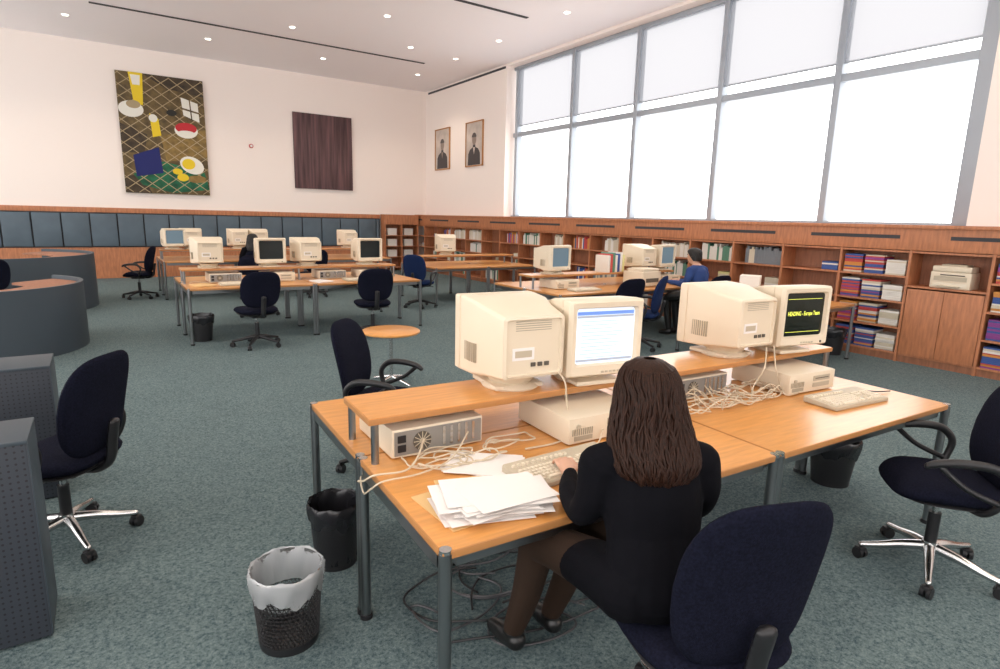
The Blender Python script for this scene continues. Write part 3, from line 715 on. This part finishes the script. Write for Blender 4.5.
# ---------------------------------------------------------------- people
def head_fn(v):
    v=v.copy()
    x,y,z=v
    if z<0: k=1-.32*(-z)**1.3; x*=k; y*= (1-.18*(-z)) if y<0 else 1-.02*(-z)
    if y>.5 and abs(x)<.5:
        y-=.06*math.exp(-((z-.08)/.12)**2)*math.exp(-((abs(x)-.35)/.18)**2)
        y+=.16*math.exp(-(x/.13)**2)*math.exp(-((z+.18)/.16)**2)
        y+=.05*math.exp(-(x/.25)**2)*math.exp(-((z+.50)/.10)**2)
        y+=.06*math.exp(-(x/.25)**2)*math.exp(-((z+.85)/.15)**2)
    return Vector((x,y,z))
def person(name,loc,rz,top,hair,longhair=True,pants='pants',s=1.0,legyaw=0,reach=0,armyaw=0,foot=.40,hipz=.615,ex=.225):
    e=empty(name,loc,rz); e.scale=(s,s,s)
    m=MB()
    def rot(p,a):
        c,q=math.cos(a),math.sin(a); return (p[0]*c-p[1]*q,p[0]*q+p[1]*c,p[2])
    m.tube([(0,-.02,hipz),(0,-.015,.68),(0,.01,.76),(0,.04,.85),(0,.065,.94),(0,.08,.985)],[.125,.118,.112,.124,.118,.085],'skin',20,smooth=4,sx=1.30,sy=.95)
    m.tube([(-.165,.075,.962),(0,.075,.985),(.165,.075,.962)],[.064,.074,.064],'skin',16,smooth=4)
    m.tube([(0,.07,.99),(0,.095,1.04),(0,.12,1.09)],[.064,.05,.05],'skin',16,smooth=3)
    m.ell((0,.145,1.155),(.073,.092,.113),'skin',36,28,fn=head_fn)
    for sg in (1,-1):
        m.ell((sg*.073,.135,1.15),(.010,.018,.03),'skin',10,8)
        sh=Vector((sg*.168,.075,.955)); A=lambda p:tuple(rot(p,armyaw))
        m.tube([sh,(sg*(ex-.012),.07,.87),A((sg*ex,.13,.785)),A((sg*.19,.27,.785)),A((sg*.15,.40+reach,.785))],[.062,.055,.047,.039,.027],'skin',14,smooth=5)
        m.tube([A((sg*.15,.40+reach,.785)),A((sg*.145,.445+reach,.785)),A((sg*.142,.485+reach,.782))],[.024,.030,.030],'skin',12,smooth=3)
        for k in range(4):
            off=(k-1.5)*.019*sg; ln=[.062,.074,.069,.052][k]
            bx=sg*.142+off
            m.tube([A((bx,.49+reach,.786)),A((bx+off*.15,.49+reach+ln*.45,.793)),A((bx+off*.2,.49+reach+ln*.8,.782)),A((bx+off*.2,.49+reach+ln,.770))],[.0095,.009,.0083,.007],'skin',8,smooth=3)
        m.tube([A((sg*.125,.445+reach,.782)),A((sg*.10,.47+reach,.778)),A((sg*.093,.505+reach,.774))],[.012,.011,.009],'skin',8,smooth=3)
        B=lambda p:tuple(rot(p,legyaw))
        kz=.56
        m.tube([(sg*.085,-.02,hipz-.01),B((sg*.10,.20,.60)),B((sg*.11,.41,kz)),B((sg*.108,.45,.47)),B((sg*.10,.43+(foot-.4)*.4,.30)),B((sg*.095,foot,.10))],[.105,.083,.068,.064,.056,.042],'skin',16,smooth=5)
        m.tube([B((sg*.095,foot-.015,.055)),B((sg*.10,foot+.05,.045)),B((sg*.105,foot+.13,.035))],[.042,.040,.030],'skin',12,smooth=4)
    o=m.obj("body_src"); r=o.modifiers.new("r",'REMESH'); r.mode='VOXEL'; r.voxel_size=.0065
    sm=o.modifiers.new("s",'SMOOTH'); sm.factor=.5; sm.iterations=4
    bpy.context.view_layer.update(); dg=bpy.context.evaluated_depsgraph_get()
    me=bpy.data.meshes.new_from_object(o.evaluated_get(dg)); bpy.data.objects.remove(o)
    me.materials.clear()
    for k in ('skin',top,pants,'shoe'): me.materials.append(MT[k])
    ca,sa=math.cos(-armyaw),math.sin(-armyaw)
    for p in me.polygons:
        c=p.center; k=1
        ay=c.x*sa+c.y*ca
        if c.z>1.045 or (c.z>1.0 and math.hypot(c.x,(c.y-.09))<.068): k=0
        elif ay>.405+reach and c.z>.74: k=0
        elif c.z<.095 : k=3
        elif c.z<.70 and (c.y>.12 or c.z<.5): k=2
        p.material_index=k; p.use_smooth=True
    inst("body",me,(0,0,0),0,e)
    f=MB()
    for sg in (1,-1):
        f.ell((sg*.027,.227,1.165),(.011,.008,.008),'paper',12,8); f.ell((sg*.027,.234,1.165),(.005,.003,.005),'black',10,6)
        f.tube([(sg*.014,.236,1.183),(sg*.028,.235,1.187),(sg*.042,.225,1.182)],.003,hair,6)
    f.tube([(-.02,.232,1.103),(0,.237,1.104),(.02,.232,1.103)],[.002,.005,.002],pl("lips",(.45,.12,.1)),8)
    f.lathe([(.085,.985),(.072,1.01),(.062,1.035),(.056,1.038),(.055,1.02)],top,24,(0,.085,0))
    f.obj("face_and_collar",parent=e,weld=False)
    h=MB(); hx,hy=0,.14
    if longhair: secs=[(1.284,.02,.02,.135,0),(1.278,.045,.055,.135,0),(1.258,.074,.085,.133,0),(1.225,.090,.105,.131,.25),(1.19,.098,.108,.126,.85),(1.15,.104,.107,.115,1.0),(1.11,.112,.104,.104,1.05),(1.07,.122,.102,.088,1.15),(1.03,.130,.098,.065,1.3),(.995,.132,.090,.040,1.45),(.965,.120,.075,.020,1.5),(.945,.095,.058,.008,1.6)]
    else: secs=[(1.279,.02,.02,.14,0),(1.273,.045,.055,.14,0),(1.252,.07,.083,.137,0),(1.225,.082,.098,.135,.2),(1.185,.083,.101,.133,1.05),(1.14,.082,.099,.13,1.5),(1.10,.074,.088,.125,1.8)]
    n=64; vs=[];fs=[]
    for (z,rx,ry,cy,g) in secs:
        for i in range(n+1):
            a=pi/2+g+(2*pi-2*g)*i/n; lo=max(0,min(1,(1.2-z)/.15)); w_=1+.03*math.sin(17*a+z*9)+.03*lo*math.sin(11*a+z*45)+.02*math.sin(31*a+z*20)
            vs.append((rx*w_*math.cos(a),cy+ry*w_*math.sin(a),z+(.014*math.sin(9*a)+.008*math.sin(23*a) if z<1.0 else 0)))
    for k in range(len(secs)-1):
        for i in range(n): fs.append((k*(n+1)+i,k*(n+1)+i+1,(k+1)*(n+1)+i+1,(k+1)*(n+1)+i))
    h.raw(vs,fs,hair)
    rng=random.Random(2)
    for i in range(240 if longhair else 50):
        u=rng.random(); pts=[]; ln=len(secs) if rng.random()<.6 else len(secs)-1; ph=rng.uniform(0,6); am=rng.uniform(.010,.030) if longhair else .002
        for k,(z,rx,ry,cy,g) in enumerate(secs[2:ln]):
            a=pi/2+g+(2*pi-2*g)*min(.99,max(.01,(u+am*math.sin(k*1.5+ph)*min(1,k/4)))); q=1.02+.06*math.sin(i*3+k*1.5)*min(1,k/4)
            pts.append((rx*q*math.cos(a),cy+ry*q*math.sin(a),z))
        h.tube(pts,[.0022+.0022*math.sin(pi*t/(len(pts)-1)) for t in range(len(pts))],hair,6,smooth=4)
    h.obj("hair",parent=e,weld=False,ang=70)
    return e
person("seated_woman",(1.33,1.10,0),math.radians(-26),'blazer','hair',legyaw=math.radians(26),armyaw=math.radians(2),foot=.58,ex=.192,reach=.0)
person("seated_man",(7.28,5.55,0),.1,'navy','hair_k',False,'shoe',1.05,reach=.03)
person("seated_person",(2.50,12.43,0),0,'blazer','hair_k',True,'shoe')
# ---------------------------------------------------------------- light
sc=bpy.context.scene
w=bpy.data.worlds.new("hazy_sky"); sc.world=w; w.use_nodes=True; b=w.node_tree.nodes['Background']
b.inputs[0].default_value=(1,.965,.95,1); b.inputs[1].default_value=3.9
sc.view_settings.view_transform='Standard'; sc.view_settings.look='None'; sc.view_settings.exposure=0
